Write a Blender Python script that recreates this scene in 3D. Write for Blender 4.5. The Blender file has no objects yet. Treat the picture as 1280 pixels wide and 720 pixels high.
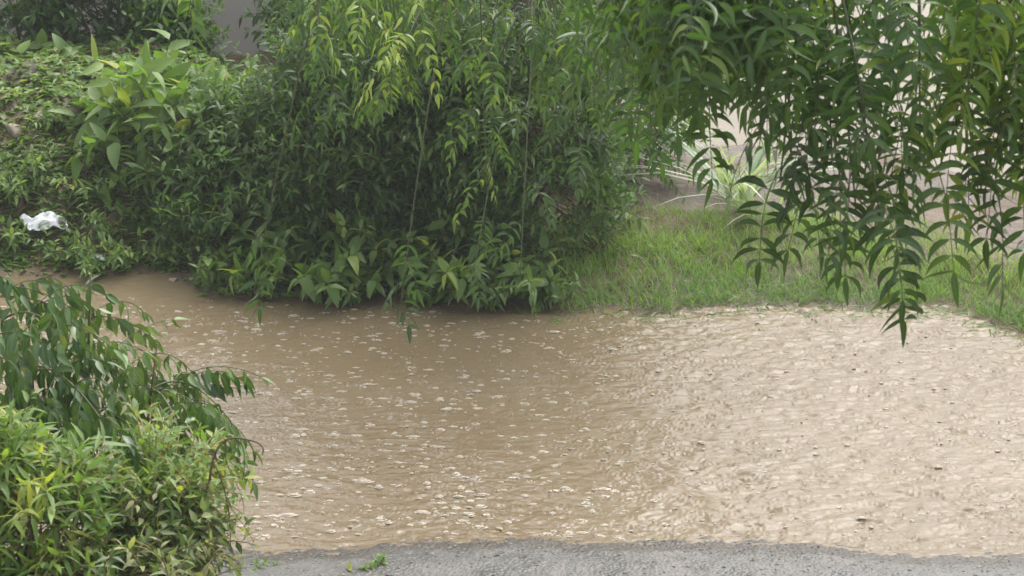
import bpy, math
import numpy as np

# ------------------------------------------------------------------ camera, sky, sun, exposure
SC = bpy.context.scene
COL = SC.collection
CAM = np.array([0.0, 0.0, 4.0]); PITCH = math.radians(19.0); FPX = 640 / math.tan(math.radians(10.0))
cd = bpy.data.cameras.new("camera"); cam = bpy.data.objects.new("camera", cd); COL.objects.link(cam)
cam.location = CAM; cam.rotation_euler = (math.pi / 2 - PITCH, 0, 0)
cd.sensor_width = 36; cd.angle = math.radians(20.0); cd.clip_start = 0.1; cd.clip_end = 500
cd.dof.use_dof = True; cd.dof.focus_distance = 10.0; cd.dof.aperture_fstop = 18.0
SC.camera = cam
W = bpy.data.worlds.new("World"); SC.world = W; W.use_nodes = True
nt = W.node_tree; bg = nt.nodes['Background']
sky = nt.nodes.new('ShaderNodeTexSky'); sky.sky_type = 'NISHITA'; sky.sun_disc = False
SUN_EL, SUN_AZ = 60.0, 30.0
sky.sun_elevation = math.radians(SUN_EL); sky.sun_rotation = math.radians(SUN_AZ)
sky.air_density = 1.0; sky.dust_density = 5.0
hs = nt.nodes.new('ShaderNodeHueSaturation'); hs.inputs['Saturation'].default_value = 0.28
nt.links.new(sky.outputs[0], hs.inputs['Color']); nt.links.new(hs.outputs[0], bg.inputs[0])
bg.inputs[1].default_value = 0.15
sd = bpy.data.lights.new("sun", 'SUN'); sd.energy = 0.7; sd.angle = math.radians(75); sd.color = (1.0, 0.96, 0.88)
sun = bpy.data.objects.new("sun", sd); COL.objects.link(sun)
# sky sun direction: azimuth measured from +Y towards +X
sun.rotation_euler = (math.radians(90 - SUN_EL), 0, math.radians(180 - SUN_AZ))
SC.view_settings.view_transform = 'Standard'; SC.view_settings.look = 'None'
SC.view_settings.exposure = 1.27; SC.view_settings.gamma = 1.0
SC.cycles.filter_width = 1.5
SC.cycles.max_bounces = 7; SC.cycles.transparent_max_bounces = 4
SC.cycles.volume_bounces = 0

# ------------------------------------------------------------------ helpers
UP = np.array([0, 0, 1.0])
def nrm(v):
    v = np.asarray(v, float); return v / (np.linalg.norm(v, axis=-1, keepdims=True) + 1e-9)
def at(px, py, Y):
    f = np.array([0, math.cos(PITCH), -math.sin(PITCH)]); u = np.array([0, math.sin(PITCH), math.cos(PITCH)])
    d = f + (px - 640) / FPX * np.array([1.0, 0, 0]) - (py - 360) / FPX * u
    return CAM + d * (Y / d[1])
def _hash(i, j, s):
    v = np.sin(i * 127.1 + j * 311.7 + s * 74.7) * 43758.5453
    return v - np.floor(v)
def noise(x, y, s=0):
    x = np.asarray(x, float); y = np.asarray(y, float)
    i, j = np.floor(x), np.floor(y); fx, fy = x - i, y - j
    fx = fx * fx * (3 - 2 * fx); fy = fy * fy * (3 - 2 * fy)
    a = _hash(i, j, s); b = _hash(i + 1, j, s); c = _hash(i, j + 1, s); d = _hash(i + 1, j + 1, s)
    return (a * (1 - fx) + b * fx) * (1 - fy) + (c * (1 - fx) + d * fx) * fy
def sstep(a, b, x):
    t = np.clip((np.asarray(x, float) - a) / (b - a), 0, 1); return t * t * (3 - 2 * t)

def far_shore(x):
    b = np.interp(x, [-6, -2.1, -1.5, -1.25, -.8, .2, 1.2, 1.8, 2.0, 2.4, 6],
                  [11.95, 11.8, 11.75, 11.5, 11.4, 11.3, 11.38, 11.38, 11.1, 10.75, 10.6])
    return b + (noise(x * 5, x * 0, 3) - .5) * .10 + (noise(x * 17, x * 0, 4) - .5) * .05
def near_shore(x):
    b = np.interp(x, [-6, -1.1, 0, .8, 1.8, 6], [8.80, 8.86, 8.98, 8.93, 8.79, 8.65])
    return b + (noise(x * 3, x * 0, 9) - .5) * .05 + (noise(x * 12, x * 0, 11) - .5) * .025
def height(x, y):
    x = np.asarray(x, float); y = np.asarray(y, float)
    d = y - far_shore(x)
    left = sstep(-0.9, -1.7, x); right = sstep(0.2, 1.0, x)
    rise = 0.10 * sstep(0, .6, d) + 0.12 * sstep(.3, 2.5, d)
    rise += left * (0.40 * sstep(-.05, 1.3, d) - .45 * sstep(1.6, 2.7, d))
    rise -= right * (0.12 * sstep(.6, 1.6, d) + .15 * sstep(1.8, 2.7, d))
    bump = ((noise(x * 2.2, y * 2.2, 1) - .5) * .05 + (noise(x * 7, y * 7, 2) - .5) * .03 + (noise(x * 19, y * 19, 5) - .5) * .014)
    bump *= (1 + 2.2 * left)
    h = np.where(d > 0, rise + bump * sstep(0, .3, d) + .004, -.07 * sstep(0, -.5, d))
    near = sstep(9.3, 8.9, y)
    h = h * (1 - near) + near * (-.06)
    verge = sstep(7.6, 7.2, y)
    return h + verge * (.14 + (noise(x * 5, y * 5, 8) - .5) * .05)
def ground_at(px, py):
    Y = np.linspace(10.6, 20, 1400)
    f = at(px, py, 1.0) - CAM
    P = CAM + f[None, :] * Y[:, None]
    hit = np.where(P[:, 2] <= height(P[:, 0], P[:, 1]))[0]
    k = hit[0] if len(hit) else -1
    p = P[k].copy(); p[2] = float(height(p[0], p[1])); return p

# ---- materials
def mat(name):
    m = bpy.data.materials.new(name); m.use_nodes = True
    n = m.node_tree; b = n.nodes['Principled BSDF']; return m, n, b
def N(n, t, **k):
    x = n.nodes.new(t)
    for a, v in k.items(): setattr(x, a, v)
    return x
def ramp(n, stops, fac=None, interp='LINEAR'):
    r = N(n, 'ShaderNodeValToRGB'); r.color_ramp.interpolation = interp
    while len(r.color_ramp.elements) < len(stops): r.color_ramp.elements.new(.5)
    for e, (p, c) in zip(r.color_ramp.elements, stops): e.position = p; e.color = (*c, 1) if len(c) == 3 else c
    if fac is not None: n.links.new(fac, r.inputs[0])
    return r
def tex(n, scale, detail=4, rough=.55, vec=None, dim='3D', dist=0):
    t = N(n, 'ShaderNodeTexNoise'); t.inputs['Scale'].default_value = scale; t.inputs['Detail'].default_value = detail
    t.inputs['Roughness'].default_value = rough; t.inputs['Distortion'].default_value = dist
    if vec is not None: n.links.new(vec, t.inputs['Vector'])
    return t
def mapping(n, scale, coord='Object'):
    c = N(n, 'ShaderNodeTexCoord'); m = N(n, 'ShaderNodeMapping'); m.inputs['Scale'].default_value = scale
    n.links.new(c.outputs[coord], m.inputs[0]); return m.outputs[0]
def mixc(n, fac, a, b, mode='MIX'):
    m = N(n, 'ShaderNodeMix', data_type='RGBA', blend_type=mode)
    for s, v in ((m.inputs[0], fac), (m.inputs[6], a), (m.inputs[7], b)):
        if isinstance(v, (int, float)): s.default_value = v
        elif isinstance(v, tuple): s.default_value = (*v, 1)
        else: n.links.new(v, s)
    return m.outputs[2]
def bump(n, h, strength, dist, b, normal=None):
    k = N(n, 'ShaderNodeBump'); k.inputs['Strength'].default_value = strength; k.inputs['Distance'].default_value = dist
    n.links.new(h, k.inputs['Height'])
    if normal is not None: n.links.new(normal, k.inputs['Normal'])
    if b is not None: n.links.new(k.outputs[0], b.inputs['Normal'])
    return k.outputs[0]

def leaf_mat(name, stops, rough=.42, trans=.3, spec=.5, gain=(1, 1, 1)):
    m, n, b = mat(name)
    a = N(n, 'ShaderNodeAttribute', attribute_name='tint'); r = ramp(n, stops, a.outputs['Fac'])
    v = tex(n, 60, 2); c = mixc(n, .35, r.outputs[0], v.outputs['Color'], 'SOFT_LIGHT')
    rb = N(n, 'ShaderNodeAttribute', attribute_name='rib')
    pw = N(n, 'ShaderNodeMath', operation='POWER'); n.links.new(rb.outputs['Fac'], pw.inputs[0]); pw.inputs[1].default_value = 6
    ml = N(n, 'ShaderNodeMath', operation='MULTIPLY'); n.links.new(pw.outputs[0], ml.inputs[0]); ml.inputs[1].default_value = .35
    c = mixc(n, ml.outputs[0], c, (.17, .24, .09))
    n.links.new(c, b.inputs['Base Color']); b.inputs['Roughness'].default_value = rough
    b.inputs['Specular IOR Level'].default_value = spec
    t = N(n, 'ShaderNodeBsdfTranslucent')
    tc = mixc(n, 1.0, c, (1.5, 1.6, .7), 'MULTIPLY'); n.links.new(tc, t.inputs[0])
    mx = N(n, 'ShaderNodeMixShader'); mx.inputs[0].default_value = trans
    n.links.new(b.outputs[0], mx.inputs[1]); n.links.new(t.outputs[0], mx.inputs[2])
    n.links.new(mx.outputs[0], n.nodes['Material Output'].inputs[0])
    return m
NEEM = [(0, (.030, .070, .018)), (.45, (.066, .142, .028)), (.75, (.135, .235, .034)), (1, (.27, .34, .05))]
M_neem = leaf_mat('neem_leaf', NEEM, .3, .36)
M_shrub = leaf_mat('shrub_leaf', [(0, (.040, .088, .022)), (.5, (.085, .170, .036)), (.8, (.145, .235, .05)), (1, (.24, .31, .07))], .45, .38)
M_herb = leaf_mat('herb_leaf', [(0, (.065, .12, .028)), (.5, (.12, .21, .046)), (.8, (.18, .28, .06)), (1, (.36, .38, .07))], .42, .4)
M_curry = leaf_mat('curry_leaf', [(0, (.028, .07, .02)), (.5, (.07, .14, .032)), (.8, (.13, .22, .04)), (1, (.2, .25, .05))], .3, .22, .6)
M_grass = leaf_mat('grass_blade', [(0, (.14, .22, .10)), (.4, (.17, .30, .05)), (.7, (.25, .38, .065)), (1, (.38, .40, .15))], .5, .35)
M_olive = leaf_mat('olive_leaf', [(0, (.045, .075, .025)), (.4, (.09, .145, .04)), (.75, (.18, .235, .07)), (1, (.34, .34, .16))], .45, .35)
M_pale = leaf_mat('pale_blade', [(0, (.16, .25, .15)), (.6, (.32, .40, .28)), (1, (.5, .55, .42))], .35, .3)
M_dry = leaf_mat('dry_leaf', [(0, (.07, .045, .025)), (.5, (.18, .12, .07)), (1, (.36, .27, .17))], .6, .1)

def simple(name, c1, c2, scale=20, rough=.7, bmp=.3, dist=.004):
    m, n, b = mat(name); t = tex(n, scale, 5); r = ramp(n, [(.3, c1), (.7, c2)], t.outputs[0])
    n.links.new(r.outputs[0], b.inputs['Base Color']); b.inputs['Roughness'].default_value = rough
    if bmp: bump(n, t.outputs[0], bmp, dist, b)
    return m
M_bark = simple('wet_bark', (.06, .045, .03), (.17, .13, .09), 35, .5, .8, .006)
M_twig = simple('green_twig', (.05, .065, .022), (.11, .12, .045), 30, .5, .1)
M_browntwig = simple('brown_twig', (.07, .04, .025), (.17, .11, .06), 40, .55, .2)
M_yelltwig = simple('yellow_twig', (.26, .22, .06), (.36, .30, .10), 30, .5, .1)
M_stone = simple('stone', (.22, .17, .13), (.42, .34, .27), 25, .55, .6, .006)
M_grit = simple('road_grit', (.05, .05, .045), (.19, .175, .155), 14, .6, .3)
M_white = simple('white_plastic', (.5, .52, .54), (.62, .63, .64), 12, .35, .5, .003)
M_wall = simple('rendered_wall', (.46, .43, .40), (.56, .52, .48), 3, .8, .3, .01)

# ---- mesh building
def leaf_template(ns, prof):
    """ns stations between base and tip; 3 verts per station"""
    us = np.linspace(0, 1, ns + 2)
    V = [(0, 0, 0, 1)]
    for u in us[1:-1]:
        w = prof(u)
        V += [(u, -w, 1, .15), (u, 0, 0, 1), (u, w, 1, .15)]
    V.append((1, 0, 0, 1))
    F = [(0, 2, 1), (0, 3, 2)]
    for k in range(ns - 1):
        a = 1 + 3 * k; b = a + 3
        F += [(a, a + 1, b + 1, b), (a + 1, a + 2, b + 2, b + 1)]
    a = 1 + 3 * (ns - 1); t = a + 3
    F += [(a, a + 1, t), (a + 1, a + 2, t)]
    return np.array(V, float), F
lanc = lambda u: .5 * (math.sin(math.pi * u ** .72) ** .9) * (1 - .25 * u)
ovat = lambda u: .5 * (math.sin(math.pi * u ** .62) ** .75)
blad = lambda u: .5 * (1 - u) ** .6
T_NEEM = leaf_template(4, lanc); T_OVAL = leaf_template(4, ovat); T_SMALL = leaf_template(2, lanc); T_BLADE = leaf_template(3, blad)
T_OVS = leaf_template(2, ovat)

class Part:
    def __init__(s): s.L = {}; s.tubes = []
    def leaf(s, P, d, n, L, w, curl=.2, sick=0., fold=.25, tint=.5, T='n'):
        s.L.setdefault(T, []).append((*P, *d, *n, L, w, curl, sick, fold, tint))
    def leaves(s, arr, T):          # arr (k,15)
        s.L.setdefault(T, []).extend(list(map(tuple, arr)))
    def tube(s, pts, r0, r1, k=5): s.tubes.append((np.asarray(pts, float), r0, r1, k))
    def build(s, name, mats, parent=None, origin=(0, 0, 0), leafmat=0, tubemat=1):
        VV, TT, RR, loops, sizes, mi = [], [], [], [], [], []; off = 0
        for key, lst in s.L.items():
            V, F = TEMPL[key]
            A = np.array(lst, float); P, d, n = A[:, 0:3], nrm(A[:, 3:6]), A[:, 6:9]
            L, w, curl, sick, fold, tint = [A[:, i:i + 1] for i in range(9, 15)]
            sd_ = nrm(np.cross(d, n)); n = nrm(np.cross(sd_, d))
            u = V[None, :, 0]; v = V[None, :, 1] * w; e = V[None, :, 2]
            cx = L * u; px = np.zeros((len(A), len(V), 3))
            px += P[:, None, :] + cx[..., None] * d[:, None, :]
            px -= (L * curl * u ** 2)[..., None] * n[:, None, :]
            px += (L * (sick * (u - u ** 2) * 4 * .25 + v))[..., None] * sd_[:, None, :]
            px += (L * fold * np.abs(v) * e)[..., None] * n[:, None, :]
            m, nv = len(A), len(V)
            VV.append(px.reshape(-1, 3)); TT.append(np.repeat(tint[:, 0], nv)); RR.append(np.tile(V[:, 3], m))
            offs = off + np.arange(m) * nv
            for f in F:
                pass
            fl = np.concatenate([np.array(f) for f in F]); fs = np.array([len(f) for f in F])
            loops.append((offs[:, None] + fl[None, :]).reshape(-1)); sizes.append(np.tile(fs, m)); mi.append(np.full(m * len(F), leafmat))
            off += m * nv
        for pts, r0, r1, k in s.tubes:
            m = len(pts); t = nrm(np.gradient(pts, axis=0)); ref = np.array([.31, .9, .2]) if abs(t[0] @ np.array([.3, .9, .2])) < .9 else np.array([1., 0, 0])
            a = nrm(np.cross(t, ref)); b = np.cross(t, a)
            r = np.linspace(r0, r1, m)[:, None, None]; an = np.arange(k) * 2 * math.pi / k
            ring = pts[:, None, :] + r * (np.cos(an)[None, :, None] * a[:, None, :] + np.sin(an)[None, :, None] * b[:, None, :])
            VV.append(ring.reshape(-1, 3)); TT.append(np.full(m * k, .5)); RR.append(np.zeros(m * k))
            i = np.arange(m - 1)[:, None] * k; j = np.arange(k)[None, :]; j2 = (j + 1) % k
            q = np.stack([i + j, i + j2, i + k + j2, i + k + j], -1).reshape(-1) + off
            loops.append(q); sizes.append(np.full((m - 1) * k, 4)); mi.append(np.full((m - 1) * k, tubemat))
            cap = off + np.concatenate([np.arange(k)[::-1], (m - 1) * k + np.arange(k)])
            loops.append(cap); sizes.append(np.array([k, k])); mi.append(np.array([tubemat, tubemat]))
            off += m * k
        return raw_mesh(name, np.concatenate(VV) - np.asarray(origin), np.concatenate(loops), np.concatenate(sizes), mats, parent,
                        np.concatenate(mi), np.concatenate(TT), np.concatenate(RR))
TEMPL = {'n': T_NEEM, 'o': T_OVAL, 's': T_SMALL, 'b': T_BLADE, 'p': T_OVS}

def raw_mesh(name, V, loops, sizes, mats, parent=None, mi=None, tint=None, rib=None, smooth=True):
    me = bpy.data.meshes.new(name)
    me.vertices.add(len(V)); me.vertices.foreach_set('co', np.ascontiguousarray(V, np.float32).ravel())
    me.loops.add(len(loops)); me.loops.foreach_set('vertex_index', np.ascontiguousarray(loops, np.int32))
    me.polygons.add(len(sizes)); st = np.concatenate([[0], np.cumsum(sizes)[:-1]]).astype(np.int32)
    me.polygons.foreach_set('loop_start', st); me.polygons.foreach_set('loop_total', np.ascontiguousarray(sizes, np.int32))
    if mi is not None: me.polygons.foreach_set('material_index', np.ascontiguousarray(mi, np.int32))
    me.polygons.foreach_set('use_smooth', np.full(len(sizes), smooth))
    if tint is not None:
        for nm, a in (('tint', tint), ('rib', rib)):
            at_ = me.attributes.new(nm, 'FLOAT', 'POINT'); at_.data.foreach_set('value', np.ascontiguousarray(a, np.float32))
    me.update(calc_edges=True); me.validate()
    for m in (mats if isinstance(mats, (list, tuple)) else [mats]): me.materials.append(m)
    o = bpy.data.objects.new(name, me); COL.objects.link(o)
    if parent is not None: o.parent = parent
    return o
def tag(o, label=None, cat=None, group=None, kind=None):
    for k, v in (('label', label), ('category', cat), ('group', group), ('kind', kind)):
        if v: o[k] = v
    return o
def empty(name, loc, label, cat, group=None):
    o = bpy.data.objects.new(name, None); COL.objects.link(o); o.location = loc; o.empty_display_size = .1
    return tag(o, label, cat, group)

def curve(p0, d0, L, n, g=0., rng=None, wob=0.):
    """polyline that starts along d0 and sags under g"""
    pts = [np.array(p0, float)]; d = nrm(d0); st = L / n
    for k in range(n):
        pts.append(pts[-1] + d * st)
        d = nrm(d + np.array([0, 0, -g / n]) + (rng.normal(0, wob, 3) if wob else 0))
    return np.array(pts)
def bez(a, b, c, n=10):
    t = np.linspace(0, 1, n)[:, None]; a, b, c = map(np.asarray, (a, b, c))
    return (1 - t) ** 2 * a + 2 * t * (1 - t) * b + t ** 2 * c

def pinnate(part, rng, P, d, L, npair, ll, lw, droop=1.2, tint=(.2, .5), S=None, hang=.45, sick=.5, spreadang=66):
    """one compound leaf: thin rachis with paired sickle leaflets"""
    pts = curve(P, d, L, 9, droop, rng, .04)
    part.tube(pts, .0016, .0008, 3)
    if S is None: S = nrm(np.cross(d, UP) + rng.normal(0, .35, 3))
    base_t = rng.uniform(*tint)
    for i in range(npair):
        t = .16 + .84 * (i / max(npair - 1, 1)) ** .95
        q = t * 8.999; k = int(q); f = q - k
        p = pts[k] * (1 - f) + pts[k + 1] * f; dd = nrm(pts[k + 1] - pts[k])
        s = nrm(S - dd * (S @ dd)); nn = np.cross(s, dd)
        if nn[2] < 0 and abs(dd[2]) < .9: nn = -nn
        ang = math.radians(spreadang - 34 * t) + rng.normal(0, .14)
        size = ll * rng.uniform(.8, 1.1) * (math.sin(math.pi * (.16 + .66 * t)) ** .6) * rng.uniform(.85, 1.12)
        for sg in (-1, 1):
            if rng.random() < .05: continue
            ld = nrm(dd * math.cos(ang) + sg * s * math.sin(ang) + np.array([0, 0, -hang * rng.uniform(.3, 1.5)]) + rng.normal(0, .17, 3))
            n2 = nrm(nn + rng.normal(0, .5, 3))
            part.leaf(p + rng.normal(0, .001, 3), ld, n2, size, lw * rng.uniform(.85, 1.15), rng.uniform(.05, .32), sg * sick * rng.uniform(.5, 1.3), .3,
                      float(np.clip(base_t + rng.normal(0, .13) + (.5 if rng.random() < .035 else 0), 0, 1)), 'n')
    dd = nrm(pts[-1] - pts[-2]); part.leaf(pts[-1], nrm(dd + rng.normal(0, .1, 3)), nrm(np.cross(S, dd)), ll * .9, lw, .15, .1, .3, base_t, 'n')

def spray(name, rng, a, tip, nleaf, L=.26, npair=8, ll=.075, lw=.30, tint=(.15, .5), parent=None, origin=(0, 0, 0), mats=None, arch=.12,
          hang=.45, spreadang=66, sick=.5, toward=0., frac=.45, twr=.004, droop=1.3):
    """a drooping twig carrying compound leaves round its outer part"""
    part = Part(); a = np.asarray(a, float); tip = np.asarray(tip, float)
    pts = bez(a, (a + tip) / 2 + UP * arch * np.linalg.norm(tip - a), tip, 12)
    part.tube(pts, twr, .0018, 5)
    ph = rng.uniform(0, 6.28)
    for i in range(nleaf):
        t = frac + (1 - frac) * (i + .5) / nleaf; q = t * 10.999; k = int(q)
        p = pts[k] * (1 - (q - k)) + pts[k + 1] * (q - k); dd = nrm(pts[k + 1] - pts[k])
        ph += 2.4 + rng.normal(0, .25)
        side = nrm(np.cross(dd, [0.2, .9, .1])); oth = np.cross(dd, side)
        out = math.cos(ph) * side + math.sin(ph) * oth
        d = nrm(dd * (.35 + .5 * t) + out * (1.0 - .45 * t) + UP * .25)
        pinnate(part, rng, p, d, L * rng.uniform(.75, 1.15), max(4, npair + rng.integers(-2, 2)), ll * rng.uniform(.9, 1.1), lw, droop * rng.uniform(.7, 1.3), tint, hang=hang, spreadang=spreadang, sick=sick)
    return part.build(name, mats or [M_neem, M_twig], parent, origin)

def leafy_twig(part, rng, P, d, L, n, ll, lw, tint, T='s', g=.5, r=.0022, up=.15, spread=1.0, curl=.25, opp=False):
    pts = curve(P, d, L, 6, g, rng, .06); part.tube(pts, r, r * .4, 3)
    ph = rng.uniform(0, 6.28); bt = rng.uniform(*tint)
    for i in range(n):
        t = .12 + .88 * (i + rng.random() * .5) / n; q = min(t, .999) * 5.999; k = int(q)
        p = pts[k] * (1 - (q - k)) + pts[k + 1] * (q - k); dd = nrm(pts[k + 1] - pts[k])
        side = nrm(np.cross(dd, [.3, .8, .4])); oth = np.cross(dd, side)
        ph += 2.4 if not opp else 1.57
        for sgn in ((1, -1) if opp else (1,)):
            out = sgn * (math.cos(ph) * side + math.sin(ph) * oth)
            ld = nrm(dd * .55 + out * spread + UP * up + rng.normal(0, .15, 3))
            nn = nrm(UP * .9 + out * .2 - ld * ld[2] + rng.normal(0, .3, 3))
            sz = ll * rng.uniform(.6, 1.15) * (1 - .3 * t)
            part.leaf(p, ld, nn, sz, lw * rng.uniform(.8, 1.2), curl * rng.uniform(.3, 1.8), rng.normal(0, .15), .3,
                      float(np.clip(bt + rng.normal(0, .09), 0, 1)), T)

def shrub(name, label, cat, base, cen, rad, ntw, ll, lw, nl, tint, seed, T='s', mat_=None, twL=.2, nst=7, group=None, g=.5, rmin=.4, front=False, stem_r=.011, up=.15, stem_mat=None, clump=.42, twmat=None):
    rng = np.random.default_rng(seed); base = np.asarray(base, float); cen = np.asarray(cen, float); rad = np.asarray(rad, float)
    root = empty(name, base, label, cat, group)
    st = Part(); nodes = []
    for k in range(nst):
        v = nrm(rng.normal(0, 1, 3)); v[2] = abs(v[2]); e = cen + v * rad * rng.uniform(.55, .85)
        c = base + (e - base) * .5 + np.array([0, 0, .15 * rad[2]]) + rng.normal(0, .04, 3)
        pts = bez(base + np.append(rng.normal(0, .03, 2), -.03), c, e, 9); st.tube(pts, stem_r, .003, 6); nodes.append(pts[3:])
    nodes = np.concatenate(nodes)
    fo = Part(); cnt = 0; tries = 0
    while cnt < ntw and tries < ntw * 6:
        tries += 1
        v = nrm(rng.normal(0, 1, 3))
        if v[2] < -.55: continue
        if front and v[1] > .45: continue
        r = rmin + (1 - rmin) * rng.random() ** .6
        shape = .82 + .36 * float(noise(v[0] * 2.3 + 5 + seed, v[2] * 2.3 + v[1], seed))
        if float(noise(v[0] * 4.5 + 9, v[2] * 4.5 + v[1] * 2, seed + 7)) < clump * r: continue
        p = cen + v * rad * r * shape
        if p[2] < .02: continue
        d = nrm(v * .8 + UP * .35 + rng.normal(0, .45, 3))
        leafy_twig(fo, rng, p, d, twL * rng.uniform(.6, 1.3), nl, ll * rng.uniform(.8, 1.15), lw, tint, T, g, up=up)
        if cnt % 4 == 0:
            nd = nodes[np.argmin(((nodes - p) ** 2).sum(1))]
            st.tube(bez(nd, (nd + p) / 2 + UP * .03, p, 5), .0035, .0018, 4)
        cnt += 1
    st.build('branches', [M_bark, stem_mat or M_browntwig], root, base)
    fo.build('foliage', [mat_ or M_shrub, twmat or M_twig], root, base)
    return root

# ------------------------------------------------------------------ the setting
def axis(fine0, fine1, step, lo, hi, ratio=1.25):
    a = list(np.arange(fine0, fine1 + 1e-9, step)); s = step
    while a[-1] < hi: s *= ratio; a.append(min(a[-1] + s, hi))
    s = step
    while a[0] > lo: s *= ratio; a.insert(0, max(a[0] - s, lo))
    return np.array(a)
def grid(name, xs, ys, zf, mats, parent=None, smooth=True):
    X, Y = np.meshgrid(xs, ys); Z = zf(X, Y); V = np.stack([X, Y, Z], -1).reshape(-1, 3)
    nx, ny = len(xs), len(ys); i = np.arange(ny - 1)[:, None] * nx; j = np.arange(nx - 1)[None, :]
    q = np.stack([i + j, i + j + 1, i + nx + j + 1, i + nx + j], -1).reshape(-1)
    return raw_mesh(name, V, q, np.full((nx - 1) * (ny - 1), 4), mats, parent, smooth=smooth)

# wet soil
m, n, b = mat('wet_soil')
v = mapping(n, (1, 1, 1)); t1 = tex(n, 1.3, 6, .6, v); t2 = tex(n, 14, 6, .65, v); t3 = tex(n, 60, 4, .6, v)
c1 = ramp(n, [(.3, (.070, .046, .027)), (.55, (.115, .078, .047)), (.75, (.18, .13, .088))], t1.outputs[0])
c2 = ramp(n, [(.35, (.55, .5, .45)), (.65, (1.15, 1.1, 1.05))], t2.outputs[0])
c = mixc(n, .8, c1.outputs[0], c2.outputs[0], 'MULTIPLY')
c = mixc(n, .25, c, t3.outputs['Color'], 'SOFT_LIGHT')
n.links.new(c, b.inputs['Base Color'])
rr = ramp(n, [(.38, (.42,) * 3), (.6, (.7,) * 3)], t1.outputs[0]); n.links.new(rr.outputs[0], b.inputs['Roughness'])
bump(n, t3.outputs[0], .5, .008, b, bump(n, t2.outputs[0], .7, .03, None)); M_soil = m
ground = grid('ground', axis(-3.2, 3.2, .025, -150, 150), axis(10.8, 15.2, .025, -60, 300), height, [M_soil])
tag(ground, 'wet brown soil beneath the plants and beyond the flooded road', kind='structure')

# road: worn grey surface that dips under the flood
def road_h(x, y):
    z = (near_shore(x) - y) * .13
    z = np.clip(z, -.05, .03) + (noise(x * 60, y * 60, 21) - .5) * .005 + (noise(x * 23, y * 23, 22) - .5) * .005
    return z + .004
m, n, b = mat('wet_gravel_road')
v = mapping(n, (1, 1, 1)); vo = N(n, 'ShaderNodeTexVoronoi'); vo.inputs['Scale'].default_value = 75; n.links.new(v, vo.inputs[0])
t1 = tex(n, 5, 6, .6, v); t2 = tex(n, 110, 3, .6, v)
c1 = ramp(n, [(.3, (.055, .054, .048)), (.55, (.10, .096, .086)), (.75, (.15, .14, .12))], t1.outputs[0])
sp = ramp(n, [(0, (.7, .7, .7)), (.5, (1, 1, 1)), (1, (1.3, 1.27, 1.22))], vo.outputs['Color'])
c = mixc(n, .7, c1.outputs[0], sp.outputs[0], 'MULTIPLY'); c = mixc(n, .3, c, t2.outputs['Color'], 'SOFT_LIGHT')
sz = N(n, 'ShaderNodeSeparateXYZ'); n.links.new(v, sz.inputs[0]); mr = N(n, 'ShaderNodeMapRange'); n.links.new(sz.outputs[2], mr.inputs[0])
mr.inputs[1].default_value = .012; mr.inputs[2].default_value = .019; mr.inputs[3].default_value = .9; mr.inputs[4].default_value = 0
c = mixc(n, mr.outputs[0], c, (.045, .036, .024))
n.links.new(c, b.inputs['Base Color']); rr = ramp(n, [(.35, (.38,) * 3), (.65, (.6,) * 3)], t1.outputs[0]); n.links.new(rr.outputs[0], b.inputs['Roughness'])
bump(n, vo.outputs['Distance'], .7, .006, b); M_road = m
road = grid('road', axis(-2.2, 2.2, .011, -60, 60), axis(8.4, 9.25, .011, 7.45, 9.26), road_h, [M_road])
tag(road, 'grey gravelly road surface showing at the edge of the flood', kind='structure')

# flood water with drop rings and wind ripples as real geometry
rw = np.random.default_rng(5)
def water_h(X, Y):
    Z = np.zeros_like(X); xs, ys = X[0], Y[:, 0]
    rgt = sstep(-.1, 1.3, X + (Y - 10) * .25) * .85 + .15
    near = sstep(10.3, 9.2, Y)
    amp = np.clip(rgt + .6 * near, 0, 1.15)
    inside = sstep(3.4, 2.4, np.abs(X)) * sstep(13, 12.4, Y)
    wx, wy = X + .05 * noise(X * 4, Y * 4, 31), Y + .06 * noise(X * 5, Y * 5, 32)
    r = (noise(wx * 8, wy * 20, 33) - .5) * .0042 + (noise(wx * 17 + wy * 5, wy * 42, 34) - .5) * .0040 + (noise(wx * 38 - wy * 9, wy * 80, 35) - .5) * .0034 + (noise(wx * 70 + wy * 30, wy * 120, 37) - .5) * .0012
    Z += 2.0 * amp * r * inside + (noise(X * 1.5, Y * 3, 36) - .5) * .004 * inside
    for k in range(2600):
        cx, cy = rw.uniform(-2.5, 2.5), rw.uniform(8.9, 12.0)
        R = rw.uniform(.006, .07); A = .0046 * math.exp(-R / .04) + .0006; wl = .011 + R * .12
        i0, i1 = np.searchsorted(xs, [cx - R - .04, cx + R + .04]); j0, j1 = np.searchsorted(ys, [cy - R - .04, cy + R + .04])
        x, y = X[j0:j1, i0:i1], Y[j0:j1, i0:i1]; r = np.hypot(x - cx, y - cy)
        Z[j0:j1, i0:i1] += A * np.cos((r - R) / wl * 2 * math.pi) * np.exp(-((r - R) / (wl * 1.1)) ** 2)
    return Z
m, n, b = mat('muddy_water')
v = mapping(n, (1, 1, 1)); t1 = tex(n, .9, 4, .5, v); v2 = mapping(n, (9, 26, 9)); t2 = tex(n, 3, 5, .6, v2, dist=.6)
c1 = ramp(n, [(.3, (.148, .110, .062)), (.7, (.186, .145, .09))], t1.outputs[0])
c = mixc(n, .25, c1.outputs[0], t2.outputs['Color'], 'SOFT_LIGHT')
n.links.new(c, b.inputs['Base Color']); b.inputs['Roughness'].default_value = .09; b.inputs['IOR'].default_value = 1.333
bump(n, t2.outputs[0], .35, .004, b); M_water = m
WX, WY = axis(-2.3, 2.3, .007, -60, 60, 1.6), axis(8.7, 11.95, .007, 8.6, 40, 1.6)
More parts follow.
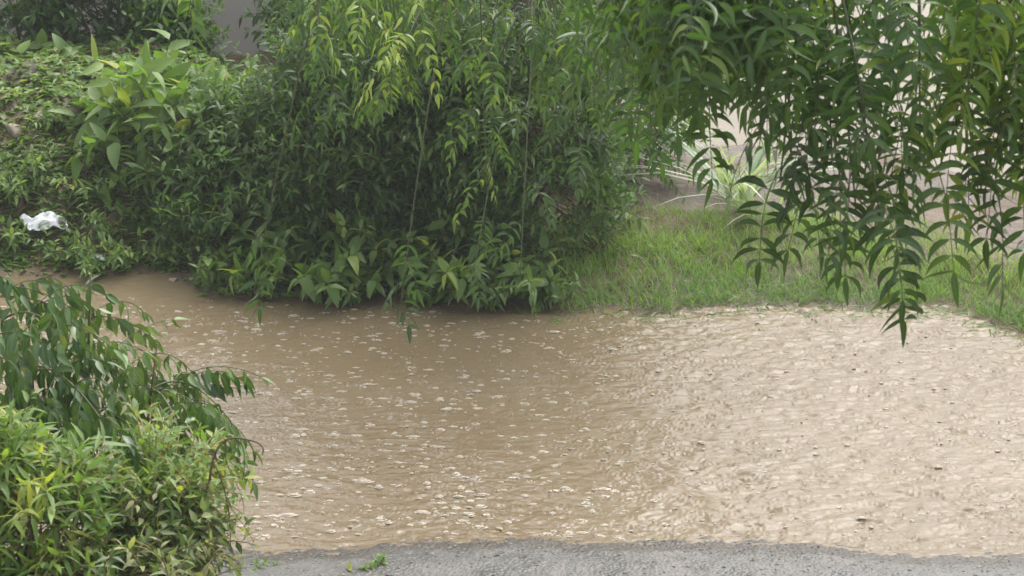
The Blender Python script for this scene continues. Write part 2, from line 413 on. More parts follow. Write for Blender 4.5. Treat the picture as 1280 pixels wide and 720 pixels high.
water = grid('water', axis(-2.3, 2.3, .007, -60, 60, 1.6), axis(8.7, 11.95, .007, 8.6, 40, 1.6), water_h, [M_water])
wz = np.empty(len(water.data.vertices) * 3, np.float32); water.data.vertices.foreach_get('co', wz); wz = wz.reshape(len(WY), len(WX), 3)[..., 2]
def water_z(x, y): return float(wz[min(np.searchsorted(WY, y), len(WY) - 1), min(np.searchsorted(WX, x), len(WX) - 1)])
tag(water, 'brown muddy floodwater pitted by rain', kind='structure')

# ------------------------------------------------------------------ wall far behind
def box_mesh(name, lo, hi, mats, parent, origin):
    lo, hi = np.array(lo) - origin, np.array(hi) - origin
    import bmesh
    bm = bmesh.new(); bmesh.ops.create_cube(bm, size=1)
    for vv in bm.verts: vv.co = [(lo[i] + hi[i]) / 2 + vv.co[i] * (hi[i] - lo[i]) for i in range(3)]
    bmesh.ops.bevel(bm, geom=bm.edges[:], offset=.012, segments=2, affect='EDGES')
    me = bpy.data.meshes.new(name); bm.to_mesh(me); bm.free(); me.materials.append(mats)
    o = bpy.data.objects.new(name, me); COL.objects.link(o); o.parent = parent; return o
wb = np.array([-1.6, 14.8, 0.]); wr = empty('boundary_wall', wb, 'plain grey rendered wall glimpsed through a gap in the far bushes', 'wall')
box_mesh('wall_face', (-5, 14.8, -.2), (.1, 15.0, 1.75), M_wall, wr, wb)
box_mesh('coping', (-5.03, 14.76, 1.753), (.13, 15.04, 1.82), M_wall, wr, wb)

# ------------------------------------------------------------------ neem tree on the right (trunk outside the frame)
def neem_tree(base, top, limbs, sprays, label, seed, tr=.09, **kw):
    rng = np.random.default_rng(seed); base = np.asarray(base, float)
    root = empty('neem_tree', base, label, 'tree')
    p = Part(); pts = bez(base - UP * .1, (base + np.asarray(top)) / 2 + rng.normal(0, .08, 3), top, 14); p.tube(pts, tr, tr * .6, 12)
    p.build('trunk', [M_bark, M_bark], root, base)
    LP = []
    for a, c, e, r in limbs:
        p = Part(); q = bez(a, c, e, 22); p.tube(q, r, r * .22, 8); p.build('branch', [M_bark, M_bark], root, base); LP.append(q)
    allp = np.concatenate(LP)
    for s in sprays:
        tip, nl, extra = s; tip = np.asarray(tip, float)
        k = dict(kw); k.update(extra); lift = k.pop('lift', .35)
        lab = k.pop('label', None)
        want = tip + np.array([rng.uniform(-.12, .12), rng.uniform(-.05, .15), lift])
        st = allp[np.argmin(((allp - want) ** 2).sum(1))]
        o = spray('leaf_spray', rng, st, tip, nl, parent=root, origin=base, **k)
        if lab: o['label'] = lab
    return root
R = np.random.default_rng(11)
sp = []
# key drooping sprays read off the photograph: tip position (px, py, distance)
for px, py, Y, nl, tint in [(975, 255, 5.2, 6, (.0, .25)), (1070, 290, 5.1, 8, (.05, .35)), (1040, 230, 5.3, 8, (.0, .3)), (1100, 300, 5.0, 6, (.15, .45)),
                            (1230, 260, 5.2, 6, (.1, .4)), (1275, 200, 5.2, 7, (.15, .4)), (1180, 150, 5.2, 8, (.6, .9)), (1150, 190, 5.1, 6, (.4, .7)),
                            (890, 140, 5.6, 5, (.0, .4)), (835, 75, 5.7, 5, (.15, .5)), (950, 100, 5.4, 5, (.15, .55)), (785, 90, 6.2, 5, (.2, .6)), 
                            (1265, 60, 5.3, 8, (.8, 1.)), (1215, 95, 5.4, 8, (.8, 1.)), (1290, 130, 5.2, 8, (.8, 1.))]:
    d = dict(tint=tint)
    if tint[0] >= .5: d['label'] = 'yellow green spray of young leaves hanging at the right edge'
    sp.append((at(px, py - (28 if py > 190 else 0), Y), nl, d))
for k in range(26):
    px = R.uniform(790, 1330); py = R.uniform(-40, 90 if px > 930 else 35)
    t = (.45, .95) if px > 1120 else (.15, .6)
    sp.append((at(px, py, R.uniform(5.0, 6.0)), int(R.integers(6, 9)), dict(tint=t, lift=.25)))
for k in range(26):   # crown above the frame, seen only from elsewhere
    sp.append((np.array([R.uniform(.5, 2.9), R.uniform(4.9, 6.4), R.uniform(3.05, 3.9)]), 6, dict(tint=(.1, .5))))
T0 = np.array([2.1, 5.7, 2.9])
limbs = [(T0, (1.6, 5.5, 3.5), (.15, 5.65, 3.02), .035), (T0, (1.5, 5.2, 3.3), (.55, 5.2, 2.98), .028), (T0, (1.6, 5.8, 3.6), (.7, 6.0, 3.35), .03),
         (T0, (2.4, 5.6, 3.4), (1.9, 5.2, 3.6), .03), (T0, (2.4, 5.9, 3.6), (2.7, 6.1, 3.9), .03), (T0, (1.7, 5.3, 3.2), (1.0, 5.1, 2.95), .02)]
neem_tree((2.25, 5.75, .12), T0, limbs, sp, 'neem tree hanging dark sickle shaped leaflets over the right half of the view', 21, tr=.07,
          L=.23, npair=9, ll=.074, lw=.215, droop=2.6, hang=.12, spreadang=84, sick=.8)

# ------------------------------------------------------------------ neem tree on the far bank, arching over the water
R = np.random.default_rng(12); sp = []
for px, py, Y, nl, ex in [(500, 385, 10.0, 4, dict(tint=(.0, .12), L=.12, ll=.08, npair=4, frac=.82, lift=.9)), (318, 362, 10.4, 3, dict(tint=(.1, .3), L=.12, ll=.08, npair=3, frac=.85, lift=.8)), (588, 362, 10.7, 4, dict(tint=(.1, .3), L=.2)), (650, 352, 10.6, 5, dict(tint=(.15, .35))),
                          (735, 225, 10.8, 6, dict(tint=(.1, .35))), (500, 70, 9.8, 5, dict(tint=(.75, 1.), label='bright yellow green spray of new leaves at the top')),
                          (395, 25, 10.2, 5, dict(tint=(.5, .8))), (460, 20, 10.1, 6, dict(tint=(.6, .85))), (235, 20, 11, 4, dict(tint=(.4, .7), ll=.1, L=.16)),
                          (800, 120, 10.5, 5, dict(tint=(.1, .4))), (700, 90, 10.4, 6, dict(tint=(.4, .6))), (760, 110, 10.4, 6, dict(tint=(.35, .6)))]:
    sp.append((at(px, py, Y), nl, ex))
for k in range(66):
    px = R.uniform(385, 860); py = R.uniform(-60, 235 if 520 < px < 700 else 140)
    sp.append((at(px, py, R.uniform(10.5, 12.2)), int(R.integers(5, 8)), dict(tint=(.08, .5) if R.random() < .8 else (.4, .75))))
T1 = np.array([.05, 12.7, 1.15])
limbs = [(T1, (-.3, 11.8, 2.3), (-.6, 10.3, 1.9), .03), (T1, (.2, 11.8, 2.3), (-.2, 10.2, 1.75), .03), (T1, (.5, 11.8, 2.2), (.55, 10.4, 1.75), .03),
         (T1, (.8, 12.2, 2.1), (.9, 11.0, 1.6), .028), (T1, (-.6, 12.4, 2.2), (-1.15, 11.1, 1.8), .028), (T1, (.1, 12.4, 1.9), (.1, 11.4, 1.4), .02)]
neem_tree((.0, 12.75, .2), T1, limbs, sp, 'neem tree on the far bank arching dense green sprays over the brown water', 33, tr=.06,
          L=.24, npair=8, ll=.066, lw=.27, lift=.3, hang=.3, spreadang=72, sick=.7, droop=1.1)

# ------------------------------------------------------------------ dark undergrowth on the far bank
def gz(x, y): return float(height(x, y))
def px_shrub(px, py, Y, rx, ry, rz, **k):
    c = at(px, py, Y); base = np.array([c[0], c[1] + .1, gz(c[0], c[1] + .1)]); return shrub(cen=c, base=base, rad=(rx, ry, rz), **k)
UG = 'dark leafy shrubs crowding the far bank'
for i, (px, py, Y, rx, ry, rz, lab, tint, ntw) in enumerate([
        (320, 240, 12.2, .38, .4, .44, 'dark green shrub with fine leaves below the gap that shows the wall', (.05, .5), 520),
        (430, 215, 12.0, .36, .38, .66, 'deep green shrub left of centre behind the bright herbs on the shore', (.0, .4), 520),
        (540, 215, 12.1, .42, .4, .70, 'darkest dense shrub in the middle of the far bank', (.0, .35), 520),
        (650, 220, 12.0, .38, .36, .62, 'dense shrub at the right end of the thicket beside the grass', (.05, .45), 480),
        (740, 130, 12.9, .40, .35, .52, 'loose shrub leaning over the edge of the mud beyond the grass', (.1, .5), 330),
        (530, 60, 13.2, .5, .4, .75, 'tall dark shrub rising behind the middle thicket', (.0, .4), 600),
        (680, 30, 13.6, .6, .4, .6, 'tall dark shrub behind the hanging neem sprays at the top', (.0, .4), 480)]):
    px_shrub(px, py, Y, rx, ry, rz, name='shrub', label=lab, cat='shrub', ntw=int(ntw * 1.45), ll=.072, lw=.36, nl=10, tint=(tint[0] + .12, tint[1] + .25), seed=100 + i, group=UG, front=True, twL=.2, clump=.22, rmin=.5)
# climbers and hedge, top left
for i, (px, py, Y, rx, ry, rz, lab, tint, ntw) in enumerate([
        (30, 30, 13.9, .6, .4, .5, 'dark hedge plant filling the top left corner', (.0, .35), 420),
        (130, 20, 14.0, .35, .4, .5, 'dark bushy plant between the corner hedge and the wall gap', (.0, .4), 420),
        (215, 60, 13.7, .12, .2, .2, 'small dark bush just left of the gap that shows the wall', (.1, .5), 240),
        (425, 20, 14.1, .26, .4, .45, 'dark bushy plant just right of the gap that shows the wall', (.05, .45), 300)]):
    px_shrub(px, py, Y, rx, ry, rz, name='bush', label=lab, cat='bush', ntw=ntw, ll=.085, lw=.42, nl=8, tint=tint, seed=140 + i, group='dark bushes along the top left', front=True)
# broad leaved pale shrub
px_shrub(212, 172, 12.4, .30, .26, .26, name='broadleaf_shrub', label='broad leaved shrub with large pale shiny leaves on the left bank', cat='shrub', ntw=70, ll=.20, lw=.38, nl=5,
         tint=(.45, .9), seed=171, T='o', mat_=M_herb, twL=.22, nst=5, g=.7)
px_shrub(245, 250, 12.2, .28, .25, .25, name='broadleaf_shrub', label='mid green shrub with long leaves below the large pale leaves', cat='shrub', ntw=90, ll=.12, lw=.36, nl=6,
         tint=(.1, .5), seed=172, T='o', mat_=M_herb, twL=.2, nst=5, g=.6)
px_shrub(25, 105, 13.3, .18, .18, .16, name='broadleaf_shrub', label='small plant with rounded bright leaves at the left edge above the stony bank', cat='shrub', ntw=26, ll=.11, lw=.7, nl=5,
         tint=(.35, .7), seed=173, T='o', mat_=M_herb, twL=.16, nst=4, g=.4)

# ------------------------------------------------------------------ herbs along the shore
def herb(px, py, label, seed, h=.3, ns=7, ll=.10, lw=.42, tint=(.25, .75), name='herb', T='o', lean=-.3, group='leafy herbs along the far shore', nl=6, at_=None, mat_=None):
    rng = np.random.default_rng(seed); g0 = ground_at(px, py) if at_ is None else np.asarray(at_, float); root = empty(name, g0, label, 'plant', group); P = Part()
    for k in range(ns):
        a = rng.uniform(0, 6.28); d = nrm([math.cos(a) * .55, math.sin(a) * .5 + lean, 1.0])
        leafy_twig(P, rng, g0 + np.append(rng.normal(0, .025, 2), -.01), d, h * rng.uniform(.6, 1.2), nl, ll, lw, tint, T, .9, .003, .2, 1.0, .45, opp=True)
    P.build('stem_and_leaves', [mat_ or M_herb, M_twig], root, g0)
    return root
HB = [(270, 352, 'herb with yellowish leaves at the left end of the shore row'), (305, 366, 'bright leafed herb leaning over the water where the shore bends'),
      (345, 372, 'herb with long pale arching leaf beside the water'), (390, 378, 'low dense herb on the shore below the dark shrubs, left of the hanging twig'),
      (430, 380, 'broad leafed herb dipping towards the water near the hanging twig'), (470, 376, 'small upright herb directly above the hanging twig'),
      (525, 380, 'herb on the shore just right of the hanging twig'), (565, 380, 'dark herb between the hanging twig and the drooping sprays'),
      (610, 382, 'herb under the drooping neem spray on the shore'), (655, 382, 'pale herb with mottled leaves where the thicket meets the grass'),
      (690, 380, 'last herb of the shore row beside the grass'),
      (330, 330, 'taller herb behind the left shore herbs with bright new leaves'), (400, 335, 'taller herb behind the shore left of centre'),
      (500, 335, 'taller herb in front of the darkest shrub'), (600, 330, 'taller herb with pointed leaves behind the drooping spray')]
for i, (px, py, lab) in enumerate(HB):
    big = i >= 11
    vr = [(.20, .075, .3), (.34, .12, .42), (.15, .055, .45), (.28, .10, .5)][i * 7 % 4]
    herb(px + [0, 7, -9, 4, 10][i % 5], py - (0 if big else 3 + [0, 6, 2, 9][i % 4]), lab, 200 + i, h=.42 if big else vr[0], ns=9 if big else 10, ll=.11 if big else vr[1], lw=.42 if big else vr[2], tint=[(.2, .75), (.35, .9), (.1, .6)][i % 3])
herb(712, 312, 'small plant with vivid yellow leaves beside the grass', 230, h=.16, ns=3, ll=.09, lw=.5, tint=(.9, 1.0), nl=3, group=None)
# weeds on the left bank
WB = [(150, 300, 'pale fine leafed weed on the bank beside the white scrap'), (190, 290, 'bushy light green weed in the middle of the left bank'), (235, 300, 'light green weed at the foot of the long leaved shrub'),
      (120, 345, 'weed with yellow green leaves at the water edge of the bank'), (165, 330, 'weed on the bank just above the corner of the water'), (30, 310, 'weed with broad light leaves below the white plastic'),
      (80, 330, 'low weed between the white plastic and the dark hanging leaflets'), (20, 250, 'weed at the left edge beside the white plastic'), (10, 235, 'small bright weed left of the stones'),
      (120, 250, 'creeping weed on the bank right of the white plastic'), (60, 215, 'creeping weed among the brown stones'), (130, 200, 'weed below the large pale leaves on the stony bank'),
      (215, 335, 'sparse weed above the bare soil at the corner of the water'), (75, 160, 'weed at the top of the stony bank'), (110, 130, 'leafy weed beneath the dark hedge on the bank')]
for i, (px, py, lab) in enumerate(WB):
    herb(px, py, lab, 300 + i, h=.19, ns=9, ll=.06, lw=.38, tint=(.3, .85), name='weed', T='p', group='weeds on the left bank', lean=-.15, nl=6)

# ------------------------------------------------------------------ grass, ground cover, litter
def blades(name, npts, xr, yr, dens, Lr, wr, tintf, seed, flat=0., label=None, T='b', m=None, z0=None):
    rng = np.random.default_rng(seed); x = rng.uniform(*xr, npts); y = rng.uniform(*yr, npts)
    keep = rng.random(npts) < dens(x, y); x, y = x[keep], y[keep]; k = len(x)
    z = np.maximum(height(x, y), 0) - .004
    a = rng.uniform(0, 6.28, k); tilt = rng.uniform(.1, .7, k) + flat
    d = nrm(np.stack([np.cos(a) * tilt, np.sin(a) * tilt, np.full(k, 1.0) * np.clip(1 - flat * .8, .08, 1)], -1))
    nn = nrm(np.stack([-np.cos(a) * .6, -np.sin(a) * .6, np.full(k, .6)], -1) + rng.normal(0, .3, (k, 3)))
    L = rng.uniform(*Lr, k); arr = np.column_stack([x, y, z, d, nn, L, rng.uniform(*wr, k), rng.uniform(-.7, -.1, k) * -1, rng.normal(0, .2, k), np.full(k, .3), np.clip(tintf(x, y) + rng.normal(0, .13, k), 0, 1)])
    P = Part(); P.leaves(arr, T)
    o = P.build(name, [m or M_grass]); tag(o, label, kind='stuff'); o['category'] = 'grass' if T == 'b' else 'ground cover'; return o
def gd(x, y):
    d = y - far_shore(x)
    e = sstep(-.02, .06, d) * sstep(.95 + .25 * noise(x * 3, x * 0, 6), .55, d + np.where(x > 1.1, (x - 1.1) * .25, 0)) * sstep(.0, .35, x + d * .2)
    return e * np.clip(.25 + 1.3 * noise(x * 6, y * 6, 12), 0, 1)
blades('grass', 110000, (-.1, 4.2), (10.5, 12.8), gd, (.03, .08), (.05, .09), lambda x, y: .3 + .35 * sstep(.1, .5, y - far_shore(x)) + .25 * (noise(x * 3, y * 3, 14) - .5), 41,
       label='bright green grass between the water and the mud on the right')
blades('drowned_grass', 32000, (-.2, 4.2), (10.5, 12), lambda x, y: sstep(-.22, -.02, y - far_shore(x)) * sstep(.3, .1, y - far_shore(x)) * sstep(0, .4, x) * .8, (.04, .11), (.05, .09),
       lambda x, y: .12 + 0 * x, 42, flat=.9, label='flattened grey green grass lying along the water edge')
blades('sparse_grass', 9000, (.3, 5), (12.2, 17), lambda x, y: .5 * sstep(.55, .75, noise(x * 2.3, y * 2.3, 55)), (.04, .09), (.05, .09), lambda x, y: .5 + 0 * x, 43,
       label='thin tufts of grass scattered over the mud at the right')
def bk(x, y): return sstep(0, .12, y - far_shore(x)) * sstep(-.7, -1.0, x) * np.clip(.1 + 1.3 * noise(x * 5, y * 5, 15), 0, 1)
blades('ground_cover', 80000, (-4.6, -.6), (11.4, 14.2), bk, (.022, .055), (.4, .6), lambda x, y: .6 + .4 * (noise(x * 4, y * 4, 16) - .5), 44, flat=.5,
       label='small creeping leaves covering the left bank', T='p', m=M_herb)
blades('leaf_litter', 5000, (-3.2, 2.4), (11.4, 15), lambda x, y: sstep(.02, .12, y - far_shore(x)) * np.where(x < -.9, .8, .25), (.02, .06), (.25, .5), lambda x, y: .5 + 0 * x, 45, flat=1.2,
       label='brown leaf litter and straw scattered on the banks', T='p', m=M_dry)
# pale arching blades behind the right sprays
def blade_clump(px, py, label, seed, n_=34, h=(.4, .8), m=None, w=(.035, .055)):
    rng = np.random.default_rng(seed); g0 = ground_at(px, py); root = empty('blade_plant', g0, label, 'plant', 'pale blade plants by the mud'); P = Part()
    for k in range(n_):
        a = rng.uniform(0, 6.28); t = rng.uniform(.1, .9); d = nrm([math.cos(a) * t, math.sin(a) * t, 1]); nn = nrm([-math.cos(a), -math.sin(a), .4])
        P.leaf(g0 + np.append(rng.normal(0, .02, 2), -.01), d, nn, rng.uniform(*h), rng.uniform(*w), rng.uniform(.3, 1.1), rng.normal(0, .3), .4, rng.uniform(.2, 1), 'b')
    P.build('blades', [m or M_pale], root, g0)
blade_clump(925, 262, 'tall clump of pale bluish blades standing on the mud behind the dark sprays', 51)
blade_clump(945, 275, 'shorter clump of pale blades at the near foot of the tall pale clump', 52, 18, (.25, .45))
blade_clump(905, 240, 'thin clump of pale blades at the far side of the tall pale clump', 53, 16, (.4, .7))

# ------------------------------------------------------------------ stones, rubbish, litter on the road
import bmesh
def rock(name, loc, size, seed, m, label, cat, group=None, flat=.55):
    rng = np.random.default_rng(seed); bm = bmesh.new(); bmesh.ops.create_icosphere(bm, subdivisions=3, radius=1)
    k = rng.normal(0, 1, (13, 3)); k = nrm(k); dd = rng.uniform(.4, .85, 13)
    for v_ in bm.verts:
        c_ = np.array(v_.co)
        for q, e in zip(k, dd):
            s_ = c_ @ q
            if s_ > e: c_ = c_ - q * (s_ - e) * .97
        c_ *= 1 + .05 * math.sin(c_[0] * 9 + seed) * math.cos(c_[1] * 8)
        v_.co = c_ * np.array([size, size * rng.uniform(.98, 1.02) * .75, size * flat])
    me = bpy.data.meshes.new(name); bm.to_mesh(me); bm.free(); me.materials.append(m)
    for p_ in me.polygons: p_.use_smooth = True
    o = bpy.data.objects.new(name, me); COL.objects.link(o); o.location = loc; o.rotation_euler = (rng.normal(0, .2), rng.normal(0, .2), rng.uniform(0, 6))
    return tag(o, label, cat, group)
ST = [(100, 212, .055, 'large pinkish brown stone lying on the left bank'), (62, 208, .03, 'small pale stone just left of the large pinkish stone'), (85, 235, .035, 'dark stone below the large pinkish stone'),
      (120, 290, .04, 'brown stone on the bank above the white scrap'), (92, 300, .032, 'brown stone directly left of the white scrap'), (140, 262, .03, 'stone half hidden by creeping weeds'),
      (20, 165, .07, 'broad flat brown stone at the left edge of the bank'), (50, 150, .05, 'brown stone at the top of the bank near the left edge'), (75, 185, .04, 'angular stone between the flat stone and the pinkish stone'),
      (215, 352, .035, 'stone on the bare soil at the corner of the water'), (240, 350, .025, 'small stone at the bare corner beside the first shore herb'), (150, 160, .035, 'stone in the shade below the large pale leaves')]
for i, (px, py, s_, lab) in enumerate(ST):
    g0 = ground_at(px, py); rock('stone', g0 + UP * s_ * .12, s_ * .9, 400 + i, M_stone, lab, 'stone', 'stones on the left bank')
def crumple(name, g0, size, seed, label, cat):
    rng = np.random.default_rng(seed); bm = bmesh.new(); bmesh.ops.create_grid(bm, x_segments=22, y_segments=18, size=1)
    for v_ in bm.verts:
        x, y = v_.co.x, v_.co.y; r = math.hypot(x, y)
        z = .55 * max(0, 1 - r * r) + (float(noise(x * 2.5 + seed, y * 2.5, seed)) - .5) * .7 + (float(noise(x * 6, y * 6 + seed, seed)) - .5) * .35
        q = .75 + .3 * float(noise(math.atan2(y, x) * 2 + 8, 0, seed)); v_.co = (x * size * q, y * size * .65 * q, max(z, -.25) * size * .5)
    me = bpy.data.meshes.new(name); bm.to_mesh(me); bm.free(); me.materials.append(M_white)
    for p_ in me.polygons: p_.use_smooth = True
    o = bpy.data.objects.new(name, me); COL.objects.link(o); o.location = g0 + UP * (size * .16); o.rotation_euler = (.15, 0, rng.uniform(-.4, .4))
    md = o.modifiers.new('thickness', 'SOLIDIFY'); md.thickness = .0015
    return tag(o, label, cat)
crumple('plastic_bag', ground_at(56, 283), .10, 5, 'crumpled white plastic bag lying on the weedy left bank', 'bag')
crumple('paper_scrap', ground_at(122, 325), .045, 8, 'small pale scrap of paper on the bank above the corner of the water', 'scrap')
def road_pt(px, py):
    p = at(px, py, 9); f = (p - CAM) / 9; s_ = 4.0 / -f[2]; q = CAM + f * s_; q[2] = float(road_h(q[0], q[1])); return q
def fallen(px, py, L, tint, label, seed, z=None, m=None):
    rng = np.random.default_rng(seed); g0 = road_pt(px, py); g0[2] = (max(g0[2], 0) + .004) if z is None else z; P = Part()
    a = rng.uniform(0, 6.28); P.leaf((0, 0, 0), (math.cos(a), math.sin(a), .08), (0, 0, 1), L, .45, .1, .2, .5, tint, 'o')
    o = P.build('fallen_leaf', [m or M_dry]); o.location = g0; tag(o, label, 'leaf', 'fallen leaves on the water and road')
fallen(628, 664, .035, 1., 'pale leaf caught at the edge of the road, point downwards', 61); fallen(625, 702, .03, 0, 'small dark leaf lying on the road, left one of a close pair', 62)
fallen(660, 706, .035, 0, 'dark leaf lying on the road, right one of a close pair', 63)
fallen(937, 707, .03, .1, 'dark speck of leaf alone on the road at the right', 64)
q = road_pt(465, 716); herb(0, 0, 'tiny green weed growing on the road at the bottom edge', 65, h=.045, ns=6, ll=.035, lw=.5, tint=(.5, .8), name='weed', group=None, at_=q, nl=3)
q = road_pt(325, 715); herb(0, 0, 'low green weed by the dark grit at the foot of the left bush', 66, h=.03, ns=5, ll=.03, lw=.4, tint=(.3, .6), name='weed', group=None, at_=q, nl=3)
# grit
def pebbles(name, n_, seed, xr, yr, zf, sr, m, label, pw=1.):
    rng = np.random.default_rng(seed); bm = bmesh.new(); bmesh.ops.create_icosphere(bm, subdivisions=1, radius=1)
    V0 = np.array([v_.co[:] for v_ in bm.verts]); F0 = np.array([[v_.index for v_ in f.verts] for f in bm.faces]); bm.free()
    x = rng.uniform(*xr, n_); ns_ = near_shore(x); y = ns_ - .42 * rng.random(n_) ** pw + .03; z = zf(x, y); s_ = sr[0] * (sr[1] / sr[0]) ** (rng.random(n_) ** 2.2)
    V = V0[None] * s_[:, None, None] * np.stack([rng.uniform(.7, 1.4, n_), rng.uniform(.7, 1.3, n_), rng.uniform(.4, .8, n_)], -1)[:, None, :] * rng.uniform(.8, 1.2, (n_, len(V0), 1))
    V = V + np.stack([x, y, z], -1)[:, None, :]
    lo = (F0.reshape(-1)[None] + (np.arange(n_) * len(V0))[:, None]).reshape(-1)
    return tag(raw_mesh(name, V.reshape(-1, 3), lo, np.full(n_ * len(F0), 3), [m], smooth=False), label, kind='stuff')
pebbles('gravel', 3000, 71, (-2.1, 2.1), (8.6, 9), road_h, (.002, .008), M_grit, 'loose grit along the flooded edge of the road')['category'] = 'gravel'

# ------------------------------------------------------------------ rain splashes: low crowns with a bead and flung drops
m, n, b = mat('splash_water'); b.inputs['Base Color'].default_value = (.50, .44, .345, 1); b.inputs['Roughness'].default_value = .15; M_splash = m
tl = N(n, 'ShaderNodeBsdfTranslucent'); tl.inputs[0].default_value = (.6, .54, .44, 1); mx = N(n, 'ShaderNodeMixShader'); mx.inputs[0].default_value = .2
n.links.new(b.outputs[0], mx.inputs[1]); n.links.new(tl.outputs[0], mx.inputs[2]); n.links.new(mx.outputs[0], n.nodes['Material Output'].inputs[0])
rng = np.random.default_rng(81); VV, LL, SS = [], [], []; off = 0
bm = bmesh.new(); bmesh.ops.create_icosphere(bm, subdivisions=1, radius=1); BV = np.array([v_.co[:] for v_ in bm.verts]); BF = np.array([[v_.index for v_ in f.verts] for f in bm.faces]); bm.free()
for k in range(4200):
    x = rng.uniform(-2.3, 2.4); y = rng.uniform(9.0, 11.4)
    if rng.random() < .62 * sstep(.3, 1.1, x): continue
    if y > float(far_shore(x)) - .05 or y < float(near_shore(x)) + .03: continue
    s_ = .0025 * 3.1 ** (rng.random() ** 1.3) * (1 - .45 * float(sstep(.1, .7, x))) * (1 + .25 * float(sstep(10.3, 9.2, y)))
    K = 12; an = np.arange(K) * 2 * math.pi / K; hh = s_ * rng.uniform(.08, .4)
    sx_ = rng.uniform(.8, 2.6)
    ring = lambda r, z, j=0.: np.stack([x + sx_ * np.cos(an) * r * (1 + j * rng.normal(0, 1, K)), y + np.sin(an) * r * (1 + j * rng.normal(0, 1, K)), z + np.zeros(K)], -1)
    r0 = ring(s_ * 1.7, -.001); r1 = ring(s_, hh * .4, .08); r2 = ring(s_ * 1.15, 0, .12); r2[:, 2] = hh * rng.uniform(.6, 1.4, K); r3 = ring(s_ * .8, hh * .3, .05); r4 = ring(s_ * .2, .001)
    w0 = water_z(x, y); VV.append(np.concatenate([r0, r1, r2, r3, r4]) + np.array([0, 0, w0]))
    for a in range(4):
        i = np.arange(K); LL.append((off + np.stack([a * K + i, a * K + (i + 1) % K, (a + 1) * K + (i + 1) % K, (a + 1) * K + i], -1)).reshape(-1)); SS.append(np.full(K, 4))
    off += 5 * K
    for q in range(rng.integers(0, 3)):
        c_ = np.array([x, y, 0]) + np.array([rng.normal(0, s_ * 1.6), rng.normal(0, s_ * 1.6), rng.uniform(.002, .03)]); rr_ = rng.uniform(.001, .0022)
        VV.append(BV * rr_ + c_); LL.append((off + BF).reshape(-1)); SS.append(np.full(len(BF), 3)); off += len(BV)
tag(raw_mesh('rain_splashes', np.concatenate(VV), np.concatenate(LL), np.concatenate(SS), [M_splash]), 'white splashes thrown up where rain hits the muddy water', 'splashes', kind='stuff')

# ------------------------------------------------------------------ left foreground shrubs
R = np.random.default_rng(91)
base = np.array([-1.05, 6.3, float(height(-1.05, 6.3))])
cr = empty('curry_leaf_shrub', base, 'tall shrub with glossy dark drooping leaflets in the left foreground', 'shrub')
P = Part(); LPs = []
for e, r in (((-1.15, 6.1, 1.95), .016), ((-.95, 6.2, 1.9), .015), ((-.8, 6.15, 1.75), .013), ((-1.3, 6.2, 1.9), .014)):
    q = bez(base - UP * .05, (base + np.array(e)) / 2 + R.normal(0, .06, 3), e, 16); P.tube(q, r, .0018, 8); LPs.append(q[8:])
P.build('stems', [M_bark, M_browntwig], cr, base); LPs = np.concatenate(LPs)
tips = [(25, 450, 6.0), (70, 410, 6.0), (95, 440, 6.1), (140, 450, 6.2), (45, 510, 5.9), (110, 500, 6.0), (170, 500, 6.1), (215, 505, 6.2), (235, 480, 6.2), (265, 525, 6.1), (10, 370, 6.1), (60, 380, 6.3), (115, 400, 6.3),
        (20, 540, 5.8), (80, 560, 5.9), (150, 550, 6.0), (200, 550, 6.1), (0, 480, 5.8), (225, 540, 6.0), (180, 470, 6.3), (130, 530, 5.8)]
for i, (px, py, Y) in enumerate(tips):
    tip = at(px, py, Y); st = LPs[np.argmin(((LPs - (tip + np.array([-.12, .05, .0]))) ** 2).sum(1))]
    spray('leaf_spray', R, st, tip, 6, L=.18, npair=7, ll=.054, lw=.38, tint=(.15, .65) if i % 3 else (.5, .85), parent=cr, origin=base, mats=[M_curry, M_twig], arch=.3, frac=.5, twr=.003, droop=1.5, hang=1.5)
LF = 'dense leafy bushes in the left foreground'
def fb(px, py, Y, rx, ry, rz, label, seed, ntw, tint, ll=.045, lw=.36, T='s', m=None, tw=None, nl=10):
    c = at(px, py, Y); return shrub('foreground_bush', label, 'bush', (c[0], c[1] + .02, gz(c[0], c[1])), c, (rx, ry, rz), ntw, ll, lw, nl, tint, seed, T, m or M_herb, .12, 6, LF, g=.9, clump=.55, stem_mat=M_browntwig, twmat=tw, rmin=.3)
fb(200, 615, 5.7, .12, .14, .05, 'bright green fine leafed bush under the dark drooping leaflets', 501, 150, (.3, .95), ll=.045, tw=M_yelltwig)
fb(60, 665, 5.5, .15, .15, .10, 'green bush with long leaves and yellow stems at the bottom left corner', 502, 120, (.2, 1.), ll=.085, lw=.22, tw=M_yelltwig)
bsh = fb(195, 695, 5.6, .11, .14, .11, 'dull olive twiggy bush with brown stems beside the water at the bottom', 503, 150, (.1, 1.), ll=.042, lw=.42, m=M_olive, tw=M_browntwig)
fb(120, 755, 5.4, .22, .16, .09, 'low tangled bush along the bottom edge at the left', 504, 170, (.1, 1.), ll=.05, m=M_olive, tw=M_browntwig)
fb(0, 590, 5.6, .08, .12, .09, 'yellowish green bush cut by the left edge below the dark leaflets', 505, 80, (.4, .95), ll=.08, lw=.24)
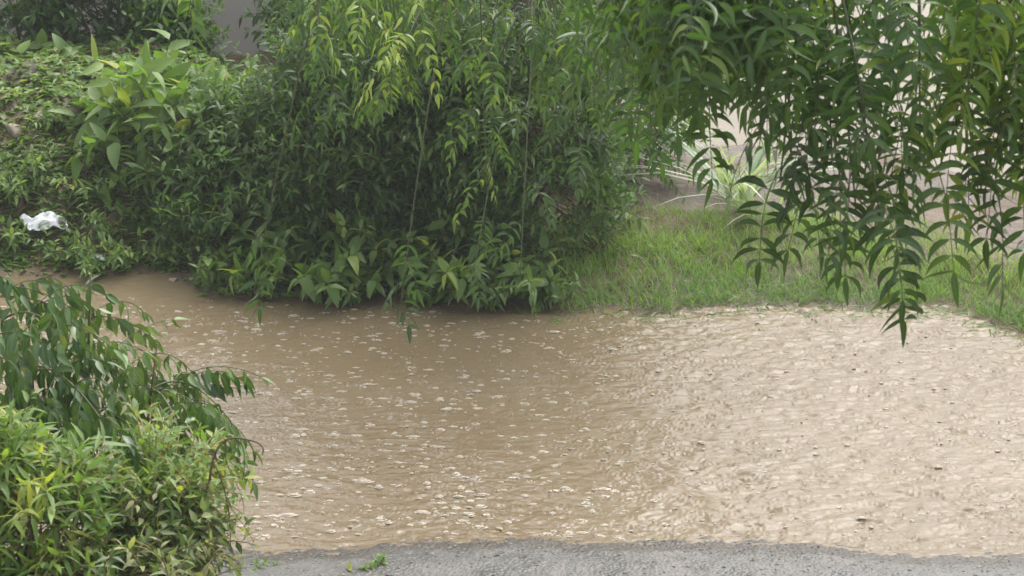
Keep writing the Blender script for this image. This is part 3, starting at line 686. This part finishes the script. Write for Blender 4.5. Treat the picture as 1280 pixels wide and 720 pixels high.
# dead curled twig at the bush's right side
R = np.random.default_rng(95)
for o_ in [x for x in bpy.data.objects if x.name.startswith('foreground_bush')]:     # long tangled stems
    b0 = np.array(o_.location); P = Part(); fo_ = [c for c in o_.children if c.name.startswith('foliage')][0]
    co = np.empty(len(fo_.data.vertices) * 3, np.float32); fo_.data.vertices.foreach_get('co', co); co = co.reshape(-1, 3)[::37] + b0
    top = co[co[:, 2] > np.quantile(co[:, 2], .35)]
    for k in range(26):
        a = top[R.integers(len(top))]; d_ = nrm(R.normal(0, 1, 3) + np.array([0, -.6, .5])); pts = curve(a - d_ * .06, d_, R.uniform(.08, .2), 9, R.uniform(.6, 2.2), R, .12)
        P.tube(pts, .0016, .0008, 4)
        for q_ in range(3): P.leaf(pts[-1 - 2 * q_], nrm(R.normal(0, 1, 3)), nrm(R.normal(0, 1, 3)), .03, .35, .4, 0, .3, R.uniform(.4, 1), 's')
    P.build('stray_stems', [M_olive, [M_browntwig, M_yelltwig][R.integers(2)]], o_, b0)
P = Part(); bb = np.array(bsh.location)
pt = lambda px, py, Y=5.6: at(px, py, Y)
P.tube(bez(pt(262, 600), pt(268, 540), pt(300, 548), 10), .0030, .0020, 5); P.tube(bez(pt(300, 548), pt(335, 552), pt(328, 568), 10), .0022, .0012, 5)
P.tube(bez(pt(282, 548), pt(280, 575), pt(286, 586), 6), .0013, .0009, 4); P.tube(bez(pt(286, 586), pt(297, 592), pt(306, 585), 6), .0012, .0008, 4)
P.tube(bez(pt(300, 548), pt(310, 575), pt(303, 600), 6), .0013, .0008, 4); P.tube(bez(pt(262, 600), pt(250, 640), pt(235, 690, 5.62), 8), .0026, .0022, 5)
P.tube(bez(pt(268, 580), pt(290, 620), pt(288, 690), 8), .0018, .001, 4)
P.leaf(pt(296, 570), (0.1, 0, -1), (0, -1, .3), .02, .5, .3, 0, .4, .1, 's')
o = P.build('dead_twig', [M_dry, M_browntwig], bsh, bb); o['label'] = 'bare brown twig curling out over the water'

# ------------------------------------------------------------------ rain haze
m = bpy.data.materials.new('rain_haze'); m.use_nodes = True; n = m.node_tree; n.nodes.clear()
o_ = N(n, 'ShaderNodeOutputMaterial'); pv = N(n, 'ShaderNodeVolumePrincipled'); pv.inputs['Color'].default_value = (.86, .88, .86, 1); pv.inputs['Density'].default_value = .0022
n.links.new(pv.outputs[0], o_.inputs['Volume'])
bm = bmesh.new(); bmesh.ops.create_cube(bm, size=1)
for v_ in bm.verts: v_.co = (v_.co.x * 302, 120 + v_.co.y * 362, 1.6 + v_.co.z * 6.6)
me = bpy.data.meshes.new('haze'); bm.to_mesh(me); bm.free(); me.materials.append(m)
hz = bpy.data.objects.new('haze', me); COL.objects.link(hz); tag(hz, 'thin grey rain haze hanging over the whole scene', kind='stuff')
